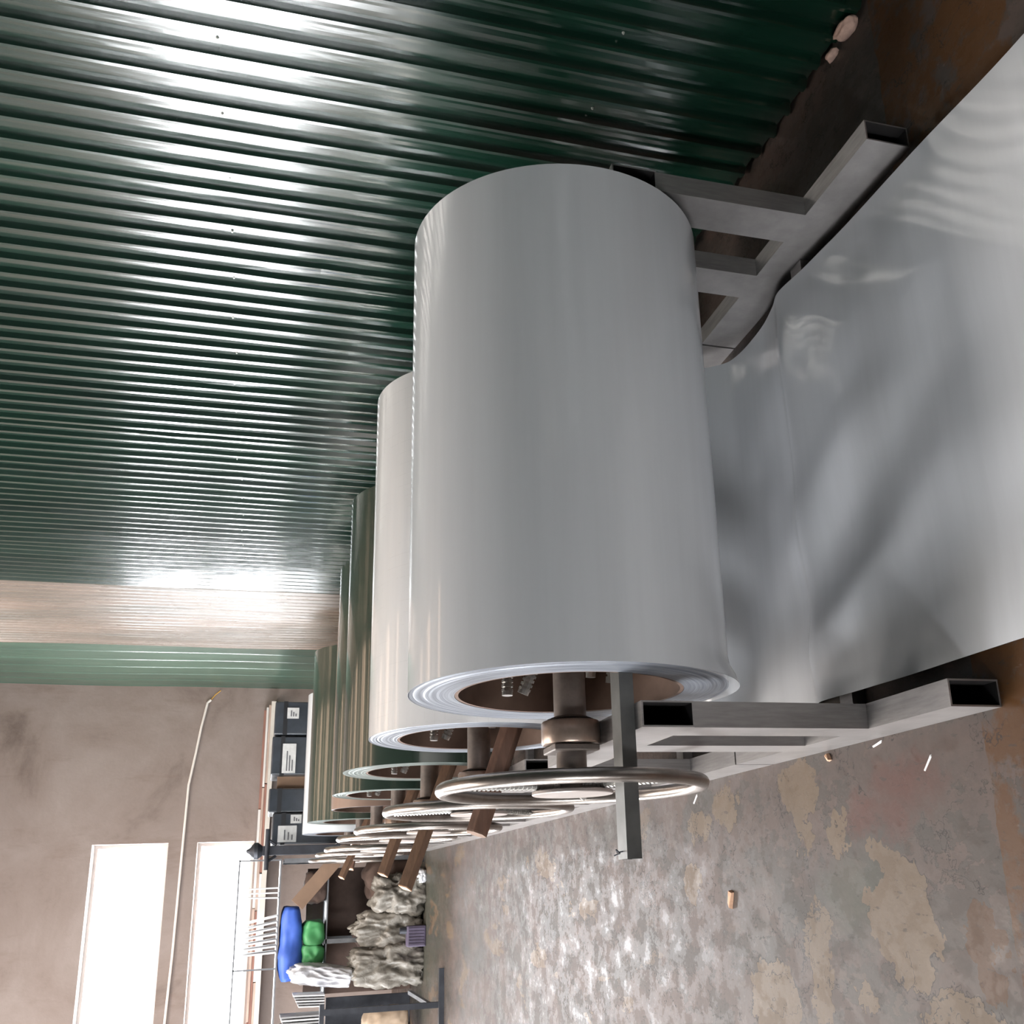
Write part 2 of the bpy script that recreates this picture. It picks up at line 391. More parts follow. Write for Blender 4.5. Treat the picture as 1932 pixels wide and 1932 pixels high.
# ------------------------------------------------------------------ mesh helpers
class MB:
    def __init__(s): s.v = []; s.f = []; s.mi = []
    def add(s, vs, fs, mi=0):
        o = len(s.v); s.v += [tuple(p) for p in vs]; s.f += [tuple(i + o for i in q) for q in fs]; s.mi += [mi] * len(fs)
        return s
    def box(s, x0, x1, y0, y1, z0, z1, mi=0):
        vs = [(x, y, z) for x in (x0, x1) for y in (y0, y1) for z in (z0, z1)]
        return s.add(vs, [(0, 1, 3, 2), (4, 6, 7, 5), (0, 4, 5, 1), (2, 3, 7, 6), (0, 2, 6, 4), (1, 5, 7, 3)], mi)
    def obox(s, a, b, w, h, up=(0, 0, 1), mi=0):
        a = Vector(a); b = Vector(b); d = (b - a).normalized(); u = Vector(up)
        sd = d.cross(u).normalized(); u = sd.cross(d).normalized()
        vs = []
        for p in (a, b):
            for i, j in ((-1, -1), (1, -1), (1, 1), (-1, 1)): vs.append(p + sd * (w / 2 * i) + u * (h / 2 * j))
        return s.add(vs, [(0, 3, 2, 1), (4, 5, 6, 7), (0, 1, 5, 4), (1, 2, 6, 5), (2, 3, 7, 6), (3, 0, 4, 7)], mi)
    def cyl(s, a, b, r0, r1=None, n=20, cap=True, mi=0):
        r1 = r0 if r1 is None else r1
        a = Vector(a); b = Vector(b); d = (b - a).normalized()
        t = Vector((0, 0, 1)) if abs(d.z) < 0.9 else Vector((1, 0, 0))
        e1 = d.cross(t).normalized(); e2 = d.cross(e1)
        vs = []
        for p, r in ((a, r0), (b, r1)):
            for k in range(n):
                q = 2 * math.pi * k / n; vs.append(p + e1 * (r * math.cos(q)) + e2 * (r * math.sin(q)))
        fs = [(k, (k + 1) % n, n + (k + 1) % n, n + k) for k in range(n)]
        if cap: fs += [tuple(range(n - 1, -1, -1)), tuple(range(n, 2 * n))]
        return s.add(vs, fs, mi)
    def lathe_x(s, prof, n=64, closed=False, mi=0):
        """prof: list of (x, r) swept about the X axis"""
        vs = []
        for (x, r) in prof:
            for k in range(n):
                q = 2 * math.pi * k / n; vs.append((x, r * math.cos(q), r * math.sin(q)))
        m = len(prof); fs = []
        for i in range(m if closed else m - 1):
            j = (i + 1) % m
            for k in range(n):
                l = (k + 1) % n; fs.append((i * n + k, i * n + l, j * n + l, j * n + k))
        return s.add(vs, fs, mi)
    def torus_x(s, x, R, r, n=72, m=14, mi=0):
        prof = [(x + r * math.cos(2 * math.pi * i / m), R + r * math.sin(2 * math.pi * i / m)) for i in range(m)]
        return s.lathe_x(prof, n, True, mi)
    def tube_path(s, pts, r, n=8, mi=0):
        for a, b in zip(pts[:-1], pts[1:]): s.cyl(a, b, r, n=n, mi=mi)
        return s
    def grid(s, P, mi=0):
        nr = len(P); nc = len(P[0])
        return s.add([p for row in P for p in row], [(i * nc + j, i * nc + j + 1, (i + 1) * nc + j + 1, (i + 1) * nc + j) for i in range(nr - 1) for j in range(nc - 1)], mi)
    def mesh(s, name, mats, smooth=False, bevel=0.0, fix=True):
        me = bpy.data.meshes.new(name); me.from_pydata(s.v, [], s.f)
        for m in (mats if isinstance(mats, (list, tuple)) else [mats]): me.materials.append(MATS[m])
        for p, i in zip(me.polygons, s.mi): p.material_index = i
        bm = bmesh.new(); bm.from_mesh(me)
        if fix: bmesh.ops.recalc_face_normals(bm, faces=bm.faces)
        if bevel:
            bmesh.ops.bevel(bm, geom=[e for e in bm.edges if len(e.link_faces) == 2 and e.calc_face_angle(0) > 0.6], offset=bevel, segments=2, affect='EDGES', profile=0.5)
        bm.to_mesh(me); bm.free()
        if smooth:
            for p in me.polygons: p.use_smooth = True
            try: me.set_sharp_from_angle(angle=math.radians(40))
            except Exception: pass
        return me

def obj(name, me, parent=None, loc=None):
    o = bpy.data.objects.new(name, me); C.objects.link(o)
    if parent is not None: o.parent = parent
    if loc is not None: o.location = loc
    return o
def tag(o, label, cat, group=None):
    o['label'] = label; o['category'] = cat
    if group: o['group'] = group
    return o
def thing(name, loc, label, cat, group=None):
    o = bpy.data.objects.new(name, None); C.objects.link(o); o.location = loc; o.empty_display_size = 0.05
    return tag(o, label, cat, group)
def struct(name, me, label, parent=None):
    o = obj(name, me, parent); o['kind'] = 'structure'; o['label'] = label
    return o

# ------------------------------------------------------------------ the room
b = MB(); b.box(LEFT_X, WALL_X + 0.12, BACK_Y, FAR_Y + 0.3, -0.15, 0.0)
struct('floor', b.mesh('floor', 'peeling_floor'), 'worn concrete floor with peeling grey paint')
b = MB()
rx0, rx1 = ROOF_OPEN[0][0], ROOF_OPEN[0][1]
bx0, bx1 = ROOF_FILL[0][0], ROOF_FILL[0][1]
b.box(LEFT_X, bx0, BACK_Y, FAR_Y + 0.3, CEIL, CEIL + 0.1); b.box(bx1, rx0, BACK_Y, FAR_Y + 0.3, CEIL, CEIL + 0.1)
yy = BACK_Y
for (_, _, ya, yb) in ROOF_FILL + [(0, 0, FAR_Y + 0.3, 0)]:
    b.box(bx0, bx1, yy, ya, CEIL, CEIL + 0.1); yy = yb
b.box(rx1, WALL_X + 0.12, BACK_Y, FAR_Y + 0.3, CEIL, CEIL + 0.1)
yy = BACK_Y
for (_, _, ya, yb) in ROOF_OPEN + [(0, 0, FAR_Y + 0.3, 0)]:
    b.box(rx0, rx1, yy, ya, CEIL, CEIL + 0.1); yy = yb
ceil_o = struct('ceiling', b.mesh('ceiling', 'ceiling_dark', fix=False), 'dark ceiling above the hall')
for (xa, xb, ya, yb) in ROOF_OPEN + ROOF_FILL:
    b = MB(); b.box(xa, xb, ya, yb, CEIL + 0.05, CEIL + 0.056); obj('roof_light', b.mesh('roof_light', 'roof_plastic' if xa > 0 else 'roof_fill_plastic'), ceil_o)  # the wide clear panels are additions that light the coils from above

def holed(axis, lo, hi, openings, plane0, plane1, z1):
    """wall slab with rectangular openings (a0,a1,z0,z1), axis 'x' runs along X, 'y' along Y"""
    A = sorted({lo, hi} | {o[0] for o in openings} | {o[1] for o in openings})
    Zs = sorted({-0.15, z1} | {o[2] for o in openings} | {o[3] for o in openings})
    b = MB()
    for a0, a1 in zip(A[:-1], A[1:]):
        for c0, c1 in zip(Zs[:-1], Zs[1:]):
            ma, mc = (a0 + a1) / 2, (c0 + c1) / 2
            if any(o[0] < ma < o[1] and o[2] < mc < o[3] for o in openings): continue
            if axis == 'x': b.box(a0, a1, plane0, plane1, c0, c1)
            else: b.box(plane0, plane1, a0, a1, c0, c1)
    return b
struct('wall_far', holed('x', LEFT_X, WALL_X + 0.12, FAR_OPEN, FAR_Y, FAR_Y + 0.3, CEIL).mesh('wall_far', 'stained_plaster', fix=False), 'stained beige plaster wall with two bands of windows')
struct('wall_left', holed('y', BACK_Y, FAR_Y + 0.3, LEFT_OPEN, LEFT_X - 0.3, LEFT_X, CEIL).mesh('wall_left', 'plaster_plain', fix=False), 'plain plaster wall with window openings')
struct('wall_back', holed('x', LEFT_X, WALL_X + 0.12, BACK_OPEN, BACK_Y - 0.25, BACK_Y, CEIL).mesh('wall_back', 'wall_dark', fix=False), 'plain dark wall behind the viewer')
wn = 0
def window(axis, a, b_, z0, z1, where='far', FAR_Y=FAR_Y):
    global wn; wn += 1
    fr = MB(); t = 0.035
    if axis == 'x':
        y0, y1 = FAR_Y + 0.22, FAR_Y + 0.27
        for q in ((a, b_, z0, z0 + t), (a, b_, z1 - t, z1), (a, a + t, z0 + t, z1 - t), (b_ - t, b_, z0 + t, z1 - t)): fr.box(q[0], q[1], y0, y1, q[2], q[3])
        w = struct('window_%d' % wn, fr.mesh('window_frame', 'window_frame'), 'overexposed window band in the far wall' if where == 'far' else 'window in the wall behind the viewer')
        p = MB(); p.box(a + t, b_ - t, FAR_Y + 0.24, FAR_Y + 0.246, z0 + t, z1 - t)
    else:
        x0, x1 = LEFT_X - 0.27, LEFT_X - 0.22
        for q in ((a, b_, z0, z0 + t), (a, b_, z1 - t, z1), (a, a + t, z0 + t, z1 - t), (b_ - t, b_, z0 + t, z1 - t)): fr.box(x0, x1, q[0], q[1], q[2], q[3])
        w = struct('window_%d' % wn, fr.mesh('window_frame', 'window_frame'), 'window in the left wall')
        p = MB(); p.box(LEFT_X - 0.246, LEFT_X - 0.24, a + t, b_ - t, z0 + t, z1 - t)
    obj('pane', p.mesh('pane', 'pane_glass'), w)
for q in FAR_OPEN: window('x', *q)
for q in LEFT_OPEN: window('y', *q)
for i, (a, b_, z0, z1) in enumerate(BACK_OPEN):
    fr = MB()
    for q in ((a - 0.08, a, z0, z1 + 0.08), (b_, b_ + 0.08, z0, z1 + 0.08), (a, b_, z1, z1 + 0.08)): fr.box(q[0], q[1], BACK_Y - 0.02, BACK_Y + 0.03, q[2], q[3])
    struct('fill_door_%d' % (i + 1), fr.mesh('fill_door_frame', 'window_frame'), 'doorway added behind the viewer to light the coil fronts')

# right wall: backing and one part per corrugated sheet
b = holed('y', BACK_Y, FAR_Y + 0.3, [], WALL_X + 0.06, WALL_X + 0.12, CEIL)
wr = struct('wall_right', b.mesh('wall_right', 'wall_dark', fix=False), 'wall clad in glossy dark green corrugated sheets')
def corrugated(y0, y1, pitch, h, matname, seed, z_top=CEIL, flat=False, xoff=0.0, warp=1.0):
    rnd = random.Random(seed)
    fl, cr = 0.010, 0.022                      # flank run, crest width
    n = max(1, round((y1 - y0) / pitch)); pitch = (y1 - y0) / n
    ys = []
    for k in range(n):
        s = y0 + k * pitch; pan = pitch - cr - 2 * fl
        kink = pan * 0.5
        ys += [(s, 0.0, k), (s + kink, 0.0012, k), (s + pan, 0.0, k), (s + pan + fl, h, k), (s + pan + fl + cr * .5, h + 0.001, k), (s + pan + fl + cr, h, k)]
    ys.append((y1, 0.0, n - 1))
    nzr = 34
    zs = [z_top * (i / nzr) ** 1.25 for i in range(nzr + 1)]
    tilt = [[rnd.uniform(-1, 1) for _ in range(7)] for _ in range(n)]
    dents = []
    if not flat:
        for _ in range(7): dents.append((rnd.uniform(y0, y1), rnd.uniform(1.0, 2.0), rnd.uniform(0.02, 0.045), rnd.uniform(-0.006, 0.006)))
    mid = 0.5 * (y0 + y1)
    P = []
    for z in zs:
        row = []
        u = min(5.999, z / z_top * 6); i0 = int(u); fr_ = u - i0
        for (y, hh, k) in ys:
            t = tilt[k][i0] * (1 - fr_) + tilt[k][i0 + 1] * fr_
            loc_y = (y - y0 - k * pitch) / pitch - 0.4
            x = WALL_X - hh - t * loc_y * 0.0022 * warp
            x -= 0.008 * warp * noise.noise((y * 0.9 + seed, z * 0.8, 1.3)) + xoff
            for (dy, dz, dr, da) in dents:
                q = ((y - dy) ** 2 + (z - dz) ** 2 * 0.5) / (dr * dr)
                if q < 6: x += da * math.exp(-q)
            zz = z
            if z == 0: zz = 0.018 + 0.016 * noise.noise((y * 4.0, seed, 0.4)) + 0.01 * noise.noise((y * 17.0, seed, 3.4))
            row.append((x, y + 0.003 * noise.noise((y * 3, z * 0.7, 7.7)), zz))
        P.append(row)
    b = MB(); b.grid(P)
    me = b.mesh('corrugated_sheet', matname, fix=False)
    return me
edges = [-1.02, 0.02, 1.06, 2.10, 3.105, 4.11, 5.115, 6.12, 7.11, 8.08]
for i, (a, c_) in enumerate(zip(edges[:-1], edges[1:])):
    obj('corrugated_sheet', corrugated(a, c_ + 0.012, 0.1008, 0.021, 'green_sheet', 11 + i, xoff=0.002 * (i % 2)), wr)
o = obj('corrugated_sheet', corrugated(8.09, 9.09, 0.1, 0.02, 'brownish_sheet', 31, xoff=0.003, warp=1.8), wr); o['label'] = 'brownish corrugated sheet'
o = obj('corrugated_sheet', corrugated(9.12, 10.17, 0.1, 0.02, 'brownish_sheet', 32, xoff=0.0, warp=2.2), wr); o['label'] = 'brownish corrugated sheet with an open seam'
o = obj('flat_sheet', corrugated(10.2, FAR_Y, 0.355, 0.004, 'flat_green_sheet', 33, xoff=0.001, flat=True, warp=1.6), wr); o['label'] = 'flat green sheet by the corner'
# fixing screws in two rows
sm = MB(); sm.cyl((0, 0, 0), (-0.003, 0, 0), 0.0048, 0.0035, n=10); sm.cyl((-0.003, 0, 0), (-0.006, 0, 0), 0.0028, n=6); sm_me = sm.mesh('screw', 'screw_zinc')
for i, y in enumerate([2.13 + 0.3024 * k for k in range(20)]):
    for z in (1.70, 0.62):
        yy = 2.1 + 0.1008 * (3 * i) + 0.027
        if yy > 8: continue
        obj('screw', sm_me, wr, (WALL_X - 0.004, yy, z + random.uniform(-0.015, 0.015)))

# pipe along the far wall and a short yellow cord
pp = [(2.13, 2.12), (2.10, 2.152), (1.82, 2.20), (1.531, 2.236), (1.182, 2.285), (0.502, 2.297), (-0.575, 2.312), (-1.25, 2.334), (-2.2, 2.345)]
b = MB(); b.tube_path([(x, FAR_Y - 0.02, z) for x, z in pp], 0.014, 10)
tag(obj('conduit_pipe', b.mesh('conduit_pipe', 'pipe_plastic', smooth=True)), 'thin pale conduit pipe sagging across the far wall between the windows', 'pipe')
b = MB(); b.tube_path([(2.24, FAR_Y - 0.02, 2.02), (2.19, FAR_Y - 0.02, 2.075), (2.135, FAR_Y - 0.02, 2.115)], 0.006, 6)
tag(obj('yellow_cord', b.mesh('yellow_cord', 'yellow_cord')), 'short yellow cord at the corner end of the conduit pipe', 'cord')

# ------------------------------------------------------------------ decoiler stands, mandrels, coils
AX_Z = 0.752
STEP = 1.1457
Y0 = 2.4012
RW, RH = 0.058, 0.123
XL, XR = 0.314, 1.722            # outer-left x of the left and right tube rows
TOPZ = 0.684

def rect_tube(axis, x0, x1, y0, y1, z0, z1, wall=0.004):
    """hollow rectangular tube open at both ends; mat 0 outside, 1 inside"""
    b = MB()
    lo = [x0, y0, z0]; hi = [x1, y1, z1]
    i = 'xyz'.index(axis); j, k = [q for q in range(3) if q != i]
    def pt(t, a, c):
        p = [0, 0, 0]; p[i] = t; p[j] = a; p[k] = c; return tuple(p)
    o = [(lo[j], lo[k]), (hi[j], lo[k]), (hi[j], hi[k]), (lo[j], hi[k])]
    n = [(lo[j] + wall, lo[k] + wall), (hi[j] - wall, lo[k] + wall), (hi[j] - wall, hi[k] - wall), (lo[j] + wall, hi[k] - wall)]
    vs = [pt(lo[i], *q) for q in o] + [pt(hi[i], *q) for q in o] + [pt(lo[i], *q) for q in n] + [pt(hi[i], *q) for q in n]
    outer = [(a, (a + 1) % 4, 4 + (a + 1) % 4, 4 + a) for a in range(4)]
    inner = [(8 + a, 12 + a, 12 + (a + 1) % 4, 8 + (a + 1) % 4) for a in range(4)]
    ends = [(a, 8 + a, 8 + (a + 1) % 4, (a + 1) % 4) for a in range(4)] + [(4 + a, 4 + (a + 1) % 4, 12 + (a + 1) % 4, 12 + a) for a in range(4)]
    b.add(vs, outer + ends, 0)
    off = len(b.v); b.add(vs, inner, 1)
    return b

ORD = ['nearest', 'second', 'third', 'fourth', 'fifth', 'sixth', 'farthest']
COLW = ['light grey', 'light grey', 'dark green', 'dark green', 'brown', 'dark green', 'pale grey']
WHEELX = [0.214, 0.244, 0.244, 0.262, 0.250, 0.256, 0.244]
COIL = [  # x0, x1, radius, paint, edge
    (0.4415, 1.6985, 0.392, 'paint_grey', 'edge_grey'),
    (0.489, 1.765, 0.380, 'paint_grey', 'edge_grey'),
    (0.496, 1.775, 0.384, 'paint_green', 'edge_green'),
    (0.495, 1.785, 0.357, 'paint_green', 'edge_green'),
    (0.499, 1.76, 0.292, 'paint_brown', 'edge_grey'),
    (0.492, 1.79, 0.397, 'paint_green', 'edge_green'),
    (0.464, 1.653, 0.391, 'paint_white', 'edge_grey')]
stand_meshes = {}
def cached(key, fn):
    if key not in stand_meshes: stand_meshes[key] = fn()
    return stand_meshes[key]

def build_stand(k):
    Y = Y0 + STEP * k
    t = thing('decoiler_stand', (0, Y, 0), 'grey rectangular steel tube stand carrying the %s %s coil' % (ORD[k], COLW[k]), 'stand', 'coil stands in a row')
    r0 = -0.629 if k == 0 else -0.732
    r1 = 0.405
    fp = -0.318 if k == 0 else -0.39
    tr1 = 0.475
    for side, X in (('l', XL), ('r', XR)):
        key = 0 if k == 0 else 1
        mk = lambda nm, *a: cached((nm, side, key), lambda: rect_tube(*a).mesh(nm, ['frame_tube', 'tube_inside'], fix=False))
        obj('base_rail', mk('base_rail', 'y', X, X + RW, r0, r1, 0, RH), t)
        obj('post', mk('post_a', 'z', X, X + RW, fp, fp + 0.128, RH, TOPZ - RH), t)
        obj('post', mk('post_b', 'z', X, X + RW, -0.015, 0.108, RH, TOPZ - RH), t)
        obj('top_rail', mk('top_rail', 'y', X, X + RW, fp - 0.004, tr1, TOPZ - RH, TOPZ), t)
    obj('cross_tube', cached(('cross', 0), lambda: rect_tube('x', XL + RW, XR, -0.125, -0.065, 0.0, 0.036).mesh('cross_tube', ['frame_tube', 'tube_inside'], fix=False)), t)

def rebar(b, a, c, r):
    a = Vector(a); c = Vector(c); L_ = (c - a).length; n = int(L_ / 0.011)
    d = (c - a).normalized()
    for i in range(n):
        p = a + d * (L_ * i / n); q = a + d * (L_ * (i + 0.55) / n); s = a + d * (L_ * (i + 1) / n)
        b.cyl(p, q, r * 1.18, n=8, cap=True); b.cyl(q, s, r * 0.86, n=8, cap=False)

def build_mandrel(k):
    Y = Y0 + STEP * k; wx = WHEELX[k]
    t = thing('decoiler_shaft', (0, Y, AX_Z), 'steel shaft with spoked handwheel through the %s %s coil' % (ORD[k], COLW[k]), 'shaft', 'coil shafts with handwheels')
    b = MB(); b.lathe_x([(wx - 0.004, 0.0), (wx - 0.004, 0.037), (0.30, 0.037), (0.30, 0.0)], 32)
    b.lathe_x([(0.385, 0.0), (0.385, 0.040), (1.92, 0.040), (1.92, 0.0)], 32)
    b.lathe_x([(0.30, 0.0), (0.30, 0.03), (0.385, 0.03), (0.385, 0.0)], 24)
    # welded cone behind the bearing
    b.lathe_x([(0.385, 0.040), (0.378, 0.058), (0.3775, 0.04)], 32)
    obj('shaft', b.mesh('shaft', 'shaft_steel', smooth=True), t)
    for bx in (0.345, 1.751):
        b = MB(); b.lathe_x([(bx - 0.028, 0.040), (bx - 0.028, 0.069), (bx - 0.024, 0.072), (bx + 0.024, 0.072), (bx + 0.028, 0.069), (bx + 0.028, 0.040)], 40, True)
        be = obj('bearing', b.mesh('bearing', 'bearing_steel', smooth=True), t)
        b = MB(); b.lathe_x([(bx - 0.0285, 0.040), (bx - 0.0285, 0.052), (bx - 0.026, 0.052), (bx - 0.026, 0.040)], 32, True)
        obj('bearing_seal', b.mesh('bearing_seal', 'hub_plate_steel', smooth=True), be)
    b = MB(); b.box(0.298, 0.314, -0.056, 0.056, -0.056, 0.056); 
    obj('lock_plate', b.mesh('lock_plate', 'shaft_steel', bevel=0.003), t)
    b = MB(); b.torus_x(wx, 0.312, 0.0165)
    rim = obj('wheel_rim', b.mesh('wheel_rim', 'wheel_steel', smooth=True), t)
    b = MB(); b.lathe_x([(wx - 0.016, 0.0), (wx - 0.016, 0.096), (wx - 0.014, 0.098), (wx - 0.008, 0.098), (wx - 0.006, 0.096), (wx - 0.006, 0.0)], 40)
    obj('hub_plate', b.mesh('hub_plate', 'hub_plate_steel', smooth=True), t)
    for a in ((8, 128, 248) if k % 2 == 0 else (-20, 100, 220)):
        a = math.radians(a + 13 * (k // 2)); b = MB()
        # angle measured from straight up, turning towards the viewer
        rebar(b, (wx + 0.004, -0.035 * math.sin(a), 0.035 * math.cos(a)), (wx + 0.002, -0.30 * math.sin(a), 0.30 * math.cos(a)), 0.0085)
        obj('spoke', b.mesh('spoke', 'rebar_steel'), t)
    # expanding arms that grip the coil core from inside
    rc = 0.268
    x0 = COIL[k][0]
    for xx, aa in ((x0 + 0.16, (25, 145, 265)), (COIL[k][1] - 0.2, (85, 205, 325))):
        for a in aa:
            a = math.radians(a); dy, dz = -math.sin(a), math.cos(a)
            b = MB(); rebar(b, (xx, 0.035 * dy, 0.035 * dz), (xx, (rc - 0.004) * dy, (rc - 0.004) * dz), 0.011)
            obj('arm', b.mesh('arm', 'rebar_steel'), t)
    if k < 4:
        for p0, p1, rr in (((0.20, -0.01, 0.155), (-0.004, -0.012, 0.160), 0.012), ((0.17, -0.05, 0.05), (0.002, -0.004, 0.118), 0.013), ((0.2, -0.10, -0.035), (0.03, -0.085, -0.03), 0.011), ((0.2, -0.11, -0.10), (0.02, -0.07, -0.085), 0.011)):
            b = MB(); rebar(b, (x0 + p0[0], p0[1], p0[2]), (x0 + p1[0], p1[1], p1[2]), rr)
            e_ = Vector(p1); e_.x += x0; dv = (Vector(p1) - Vector(p0)).normalized()
            b.cyl(e_ - dv * 0.01, e_ + dv * 0.004, rr * 1.1, n=12)
            obj('arm_bolt', b.mesh('arm_bolt', 'rebar_steel'), t)

def coil_body(x0, x1, r, rin, seed):
    rnd = random.Random(seed)
    prof = []
    n = 34
    off = 0
    for i in range(n + 1):                       # left end face, slightly telescoped laps
        rr = rin + (r - rin) * i / n
        if i % 2: off = rnd.uniform(0, 0.0032)
        prof.append((x0 + off * (0.4 + 0.6 * i / n), rr))
    prof[-1] = (x0 + 0.0005, r)
    m_ = len(prof)
    b = MB(); b.lathe_x(prof, 128, False, 1)
    b.lathe_x([(x0 + 0.0005, r), (x0 + (x1 - x0) * .33, r), (x0 + (x1 - x0) * .66, r), (x1, r)], 128, False, 0)
    b.lathe_x([(x1, r), (x1, rin)], 128, False, 1)
    b.lathe_x([(x1, rin), (x0 + prof[0][0] - x0, rin)], 96, False, 1)
    return b

def build_coil(k):
    x0, x1, r, paint, edge = COIL[k]
    Y = Y0 + STEP * k
    extra = [' unrolling onto the floor', ' behind the unrolling one', ' standing tallest of the green ones nearby', ' just in front of the small brown coil', ' smallest in the row', ' beside the pale coil', ' at the end of the row'][k]
    lab = ['nearest light grey steel coil, unrolling a sheet onto the floor',
           'second light grey steel coil, just behind the unrolling coil',
           'nearer of the two adjoining dark green steel coils behind the grey ones',
           'fourth coil in the row, dark green steel, in front of the brown coil',
           'small brown steel coil, fifth in the row, almost used up',
           'large dark green steel coil next to the last coil in the row',
           'pale grey steel coil at the far end of the row'][k]
    t = thing('steel_coil', (0, Y, AX_Z), lab, 'steel coil', 'steel coils in a row')
    rin = 0.283
    obj('coil', coil_body(x0, x1, r, min(rin, r - 0.006), 100 + k).mesh('coil', [paint, edge], smooth=True, fix=True), t)
    b = MB(); rc0, rc1 = 0.2735, min(rin, r - 0.006) - 0.0005
    b.lathe_x([(x0 + 0.001, rc0), (x0 + 0.001, rc1), (x1 - 0.001, rc1), (x1 - 0.001, rc0)], 96, True)
    obj('core', b.mesh('core', 'cardboard', smooth=True), t)
    return t

for k in range(7): build_stand(k)
for k in range(7): build_mandrel(k)
coil_roots = [build_coil(k) for k in range(7)]

# the loose outer lap of the nearest coil: round the roll, off its rear side, down and forward over the floor
def loose_sheet():
    x0, x1, r, _, _ = COIL[0]
    path = []                                    # (y, z) local to the axle, plus slack weight
    R_ = r + 0.0035
    for i in range(84):                          # angle from below the rear, over the front, over the top, to the rear
        deg = -52 + i * 320.0 / 83
        a = math.radians(-92 - deg)                      # -90 = bottom; decreasing goes to the front (-y) then up
        y, z = R_ * math.cos(a), R_ * math.sin(a)
        sl = max(0.0, 1 - abs(deg - 12) / 58.0)
        path.append((y, z, 0.026 * sl * sl * (3 - 2 * sl)))
    fl = -AX_Z
    y_, z_ = path[-1][0], path[-1][1]
    ctrl = [(y_, z_), (0.428, -0.12), (0.478, -0.30), (0.512, -0.47), (0.508, -0.59), (0.478, -0.665), (0.43, -0.722), (0.378, fl + 0.012), (0.29, fl + 0.006),
            (0.17, fl + 0.012), (0.06, fl + 0.036), (0.0, fl + 0.057), (-0.05, fl + 0.060), (-0.14, fl + 0.052), (-0.24, fl + 0.046), (-0.385, fl + 0.036), (-0.72, fl + 0.022), (-1.05, fl + 0.012), (-1.45, fl + 0.008), (-1.9, fl + 0.008), (-2.4, fl + 0.008)]
    def cr(p0, p1, p2, p3, t):
        return tuple(0.5 * ((2 * b_) + (-a_ + c_) * t + (2 * a_ - 5 * b_ + 4 * c_ - d_) * t * t + (-a_ + 3 * b_ - 3 * c_ + d_) * t ** 3) for a_, b_, c_, d_ in zip(p0, p1, p2, p3))
    full = []
    pts = [path[-2][:2]] + ctrl + [(-2.9, fl + 0.008)]
    for i in range(1, len(pts) - 2):
        for s in range(7): full.append(cr(pts[i - 1], pts[i], pts[i + 1], pts[i + 2], s / 7) + (0.0,))
    start_free = len(path) - 1
    path = path[:-1] + full
    nx = 56
    P = []
    for i, (y, z, sl) in enumerate(path):
        row = []
        for j in range(nx + 1):
            u = j / nx; x = x0 - 0.0005 + (x1 - x0 + 0.001) * u
            yy, zz = y, z
            if i > start_free: fr_ = min(1, (i - start_free) / 30); x += fr_ * (-0.010 - 0.016 * u)
            if sl:
                w = max(0.0, 1 - u / 0.045); w = w * w * (3 - 2 * w)
                rr = math.hypot(y, z); f_ = (rr + sl * w) / rr; yy *= f_; zz *= f_
            if i > start_free + 42:                       # gentle buckles of the strip on the floor
                s_ = min(1, (i - start_free - 42) / 20)
                wv = 0.010 * noise.noise((x * 2.4, y * 1.9, 2.2)) + 0.006 * noise.noise((x * 5.0, y * 3.1 + x * 2.0, 5.2))
                cx_ = 0.56 + max(0.0, -y) * 0.50           # diagonal buckle starting at the crease
                fy = math.exp(-((y + 0.16) / 0.34) ** 2)
                wv += 0.018 * math.exp(-((x - cx_) / 0.075) ** 2) * fy
                wv -= 0.012 * math.exp(-((x - cx_ - 0.19) / 0.10) ** 2) * fy
                wv += 0.008 * math.exp(-((x - cx_ - 0.42) / 0.09) ** 2) * fy
                zz += s_ * wv; zz = max(zz, fl + 0.002 + 0.0006 * j / nx)
            row.append((x, yy, zz))
        P.append(row)
    T = 0.0012
    Q = []
    nr, nc = len(P), nx + 1
    for i in range(nr):
        row = []
        for j in range(nc):
            a_ = Vector(P[min(nr - 1, i + 1)][j]) - Vector(P[max(0, i - 1)][j]); c_ = Vector(P[i][min(nc - 1, j + 1)]) - Vector(P[i][max(0, j - 1)])
            nn = a_.cross(c_).normalized(); row.append(tuple(Vector(P[i][j]) + nn * T))
        Q.append(row)
    b = MB(); b.grid(P, 0); b.grid([list(reversed(r_)) for r_ in Q], 0)
    b.grid([[P[i][0] for i in range(nr)], [Q[i][0] for i in range(nr)]], 1)
    b.grid([[P[i][-1] for i in range(nr)], [Q[i][-1] for i in range(nr)]], 1)
    b.grid([P[0], Q[0]], 1); b.grid([P[-1], Q[-1]], 1)
    me = b.mesh('loose_sheet', ['paint_grey_strip', 'edge_grey'], smooth=False, fix=False)
    for p in me.polygons: p.use_smooth = True
    return me
ls = obj('loose_sheet', loose_sheet(), coil_roots[0])
ls['label'] = 'unrolled light grey sheet running over the floor'

